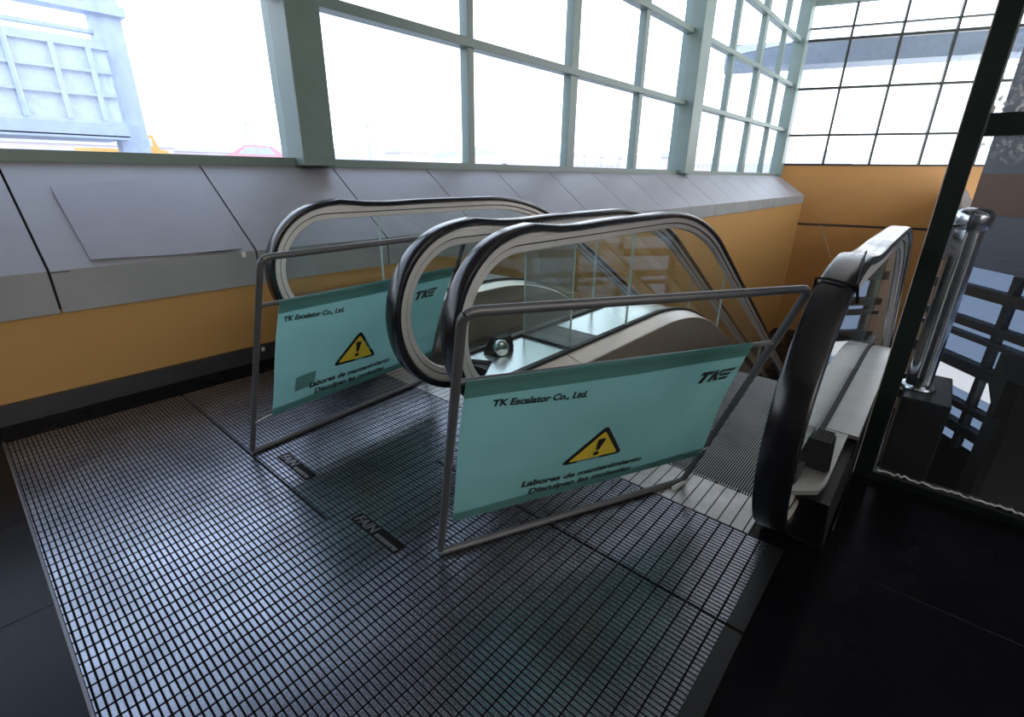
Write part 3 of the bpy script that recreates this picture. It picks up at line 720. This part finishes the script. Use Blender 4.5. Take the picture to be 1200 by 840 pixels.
for hdg, d, w, h, lab in ((82, 95, 26, 3.4, 'long low pinkish building seen low through the leftmost window'), (69, 110, 22, 3.2, 'long low hazy building seen through the leftmost window near its post'), (50, 120, 18, 4.4, 'low hazy building left of the thin window post'), (33.0, 130, 22, 4.6, 'low hazy building right of the heavy window post'), (22, 140, 20, 4.8, 'low hazy building seen through the far windows')):
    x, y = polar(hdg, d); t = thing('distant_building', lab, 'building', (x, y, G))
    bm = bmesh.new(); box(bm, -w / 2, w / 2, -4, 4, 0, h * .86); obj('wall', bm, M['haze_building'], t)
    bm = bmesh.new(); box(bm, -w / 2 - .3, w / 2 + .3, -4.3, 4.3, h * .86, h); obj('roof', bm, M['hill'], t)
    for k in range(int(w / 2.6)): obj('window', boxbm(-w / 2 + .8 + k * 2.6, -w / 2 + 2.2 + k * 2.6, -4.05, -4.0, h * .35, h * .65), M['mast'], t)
for hdg, d, h, lab in ((56.2, 60, 4.6, 'thin lamp mast in the second big window'), (51.5, 70, 4.4, 'thin lamp mast left of the thin window post'), (32.5, 75, 9.0, 'tall thin lamp mast right of the heavy window post'), (67.5, 60, 4.3, 'thin lamp mast near the right edge of the leftmost window')):
    x, y = polar(hdg, d); t = thing('lamp_mast', lab, 'mast', (x, y, G))
    bm = bmesh.new(); lathe(bm, [(.16, 0), (.09, h)], 0, 0, 8); obj('pole', bm, M['mast'], t)
    bm = bmesh.new(); box(bm, -.7, .7, -.15, .15, h, h + .18); obj('lamp_head', bm, M['mast'], t)
def car(lab, hdg, d, L, H, mat, rot=0., truck=False):
    x, y = polar(hdg, d); t = thing('truck' if truck else 'car', lab, 'truck' if truck else 'car', (x, y, G)); t.rotation_euler = (0, 0, math.radians(rot))
    bm = bmesh.new(); w = .85
    if truck: prof = [(-L / 2, .35), (L / 2, .35), (L / 2, H * .55), (L * .38, H * .6), (L * .32, H), (L * .08, H), (L * .06, H * .55), (-L / 2, H * .55)]
    else: prof = [(-L / 2, .3), (L / 2, .3), (L / 2, H * .5), (L * .30, H * .60), (L * .16, H * .95), (0, H), (-L * .2, H), (-L * .38, H * .65), (-L / 2, H * .58)]
    prism(bm, prof, -w, w); obj('body', bm, mat, t)
    bm = bmesh.new()
    if truck: box(bm, L * .12, L * .29, -w - .01, w + .01, H * .66, H * .9)
    else: prism(bm, [(-L * .3, H * .64), (L * .2, H * .62), (L * .12, H * .9), (-L * .18, H * .92)], -w - .01, w + .01)
    obj('side_window', bm, M['mast'], t)
    for sx in (-.3, .3):
        for sy in (-1, 1):
            bm = bmesh.new(); bmesh.ops.create_cone(bm, cap_ends=True, segments=14, radius1=.32, radius2=.32, depth=.2, matrix=Matrix.Translation((sx * L, sy * (w - .08), .32)) @ Matrix.Rotation(PI / 2, 4, 'X')); obj('wheel', bm, M['tyre'], t)
car('small red car seen low at the right edge of the leftmost window', 66.6, 36, 4.2, 1.45, M['red_car'], -20)
car('orange works truck seen low through the leftmost window', 77.4, 42, 4.6, 2.1, M['orange_truck'], 20, True)
car('white car just right of the thin window post', 44.3, 33, 4.3, 1.6, M['white_car'], -40)
car('white car just left of the thin window post', 47.8, 36, 4.4, 1.5, M['white_car'], -40)
# raised glazed boarding bridge and its column, seen in the leftmost window
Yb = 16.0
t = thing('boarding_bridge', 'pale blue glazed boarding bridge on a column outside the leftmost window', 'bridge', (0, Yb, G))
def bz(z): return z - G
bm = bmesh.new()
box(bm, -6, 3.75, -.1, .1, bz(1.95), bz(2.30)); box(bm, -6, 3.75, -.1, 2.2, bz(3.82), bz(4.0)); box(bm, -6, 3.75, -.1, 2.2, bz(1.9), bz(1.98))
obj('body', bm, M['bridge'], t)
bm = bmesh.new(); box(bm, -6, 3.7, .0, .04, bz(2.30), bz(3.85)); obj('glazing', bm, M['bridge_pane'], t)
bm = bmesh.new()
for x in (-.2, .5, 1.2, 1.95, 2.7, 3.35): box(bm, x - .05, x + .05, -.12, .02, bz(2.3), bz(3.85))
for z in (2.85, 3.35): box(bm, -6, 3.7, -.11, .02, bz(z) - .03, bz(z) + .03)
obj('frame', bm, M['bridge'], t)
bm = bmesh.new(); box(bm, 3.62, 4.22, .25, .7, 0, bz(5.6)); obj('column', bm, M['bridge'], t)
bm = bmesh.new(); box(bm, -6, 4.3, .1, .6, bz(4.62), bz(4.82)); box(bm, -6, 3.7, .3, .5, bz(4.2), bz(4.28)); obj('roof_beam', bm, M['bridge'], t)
# canopy outside the back windows
bm = bmesh.new(); box(bm, -2, 11, -3.2, -2.2, 4.55, 5.22)
bmesh.ops.transform(bm, matrix=backmat(), verts=bm.verts[:]); tag(obj('canopy', bm, M['canopy']), 'blue-grey canopy edge outside the top row of back windows', 'canopy')

# ------------------------------------------------------------------ light
sc = bpy.context.scene
w = bpy.data.worlds.new('sky'); sc.world = w; w.use_nodes = True
nt = w.node_tree; nt.nodes.clear()
o = nt.nodes.new('ShaderNodeOutputWorld'); bg = nt.nodes.new('ShaderNodeBackground')
tc = nt.nodes.new('ShaderNodeTexCoord'); sp = nt.nodes.new('ShaderNodeSeparateXYZ'); cr = nt.nodes.new('ShaderNodeValToRGB')
nt.links.new(tc.outputs['Generated'], sp.inputs[0]); nt.links.new(sp.outputs[2], cr.inputs[0]); nt.links.new(cr.outputs[0], bg.inputs[0]); nt.links.new(bg.outputs[0], o.inputs[0])
cr.color_ramp.elements[0].position = .0; cr.color_ramp.elements[0].color = (1, .98, .97, 1)
cr.color_ramp.elements[1].position = .75; cr.color_ramp.elements[1].color = (.66, .77, 1, 1)
e_ = cr.color_ramp.elements.new(.18); e_.color = (.92, .96, 1, 1)
bg.inputs[1].default_value = 3.6

# ------------------------------------------------------------------ camera
f, pit, yaw, rol = 568.44, .36488, .71148, .013674
fw = Vector((math.cos(pit) * math.cos(yaw), math.cos(pit) * math.sin(yaw), -math.sin(pit)))
rt = fw.cross(Vector((0, 0, 1))).normalized(); up = rt.cross(fw)
rr = math.cos(rol) * rt + math.sin(rol) * up; uu = -math.sin(rol) * rt + math.cos(rol) * up
cam = bpy.data.cameras.new('camera'); co = bpy.data.objects.new('camera', cam); C.objects.link(co)
cam.sensor_width = 36; cam.lens = f * 36 / 1200; cam.clip_start = .02; cam.clip_end = 1000
co.matrix_world = Matrix(((rr.x, uu.x, -fw.x, 0), (rr.y, uu.y, -fw.y, 0), (rr.z, uu.z, -fw.z, 1.25), (0, 0, 0, 1)))
sc.camera = co
sc.view_settings.view_transform = 'Standard'
sc.view_settings.look = 'None'
sc.view_settings.exposure = 0.
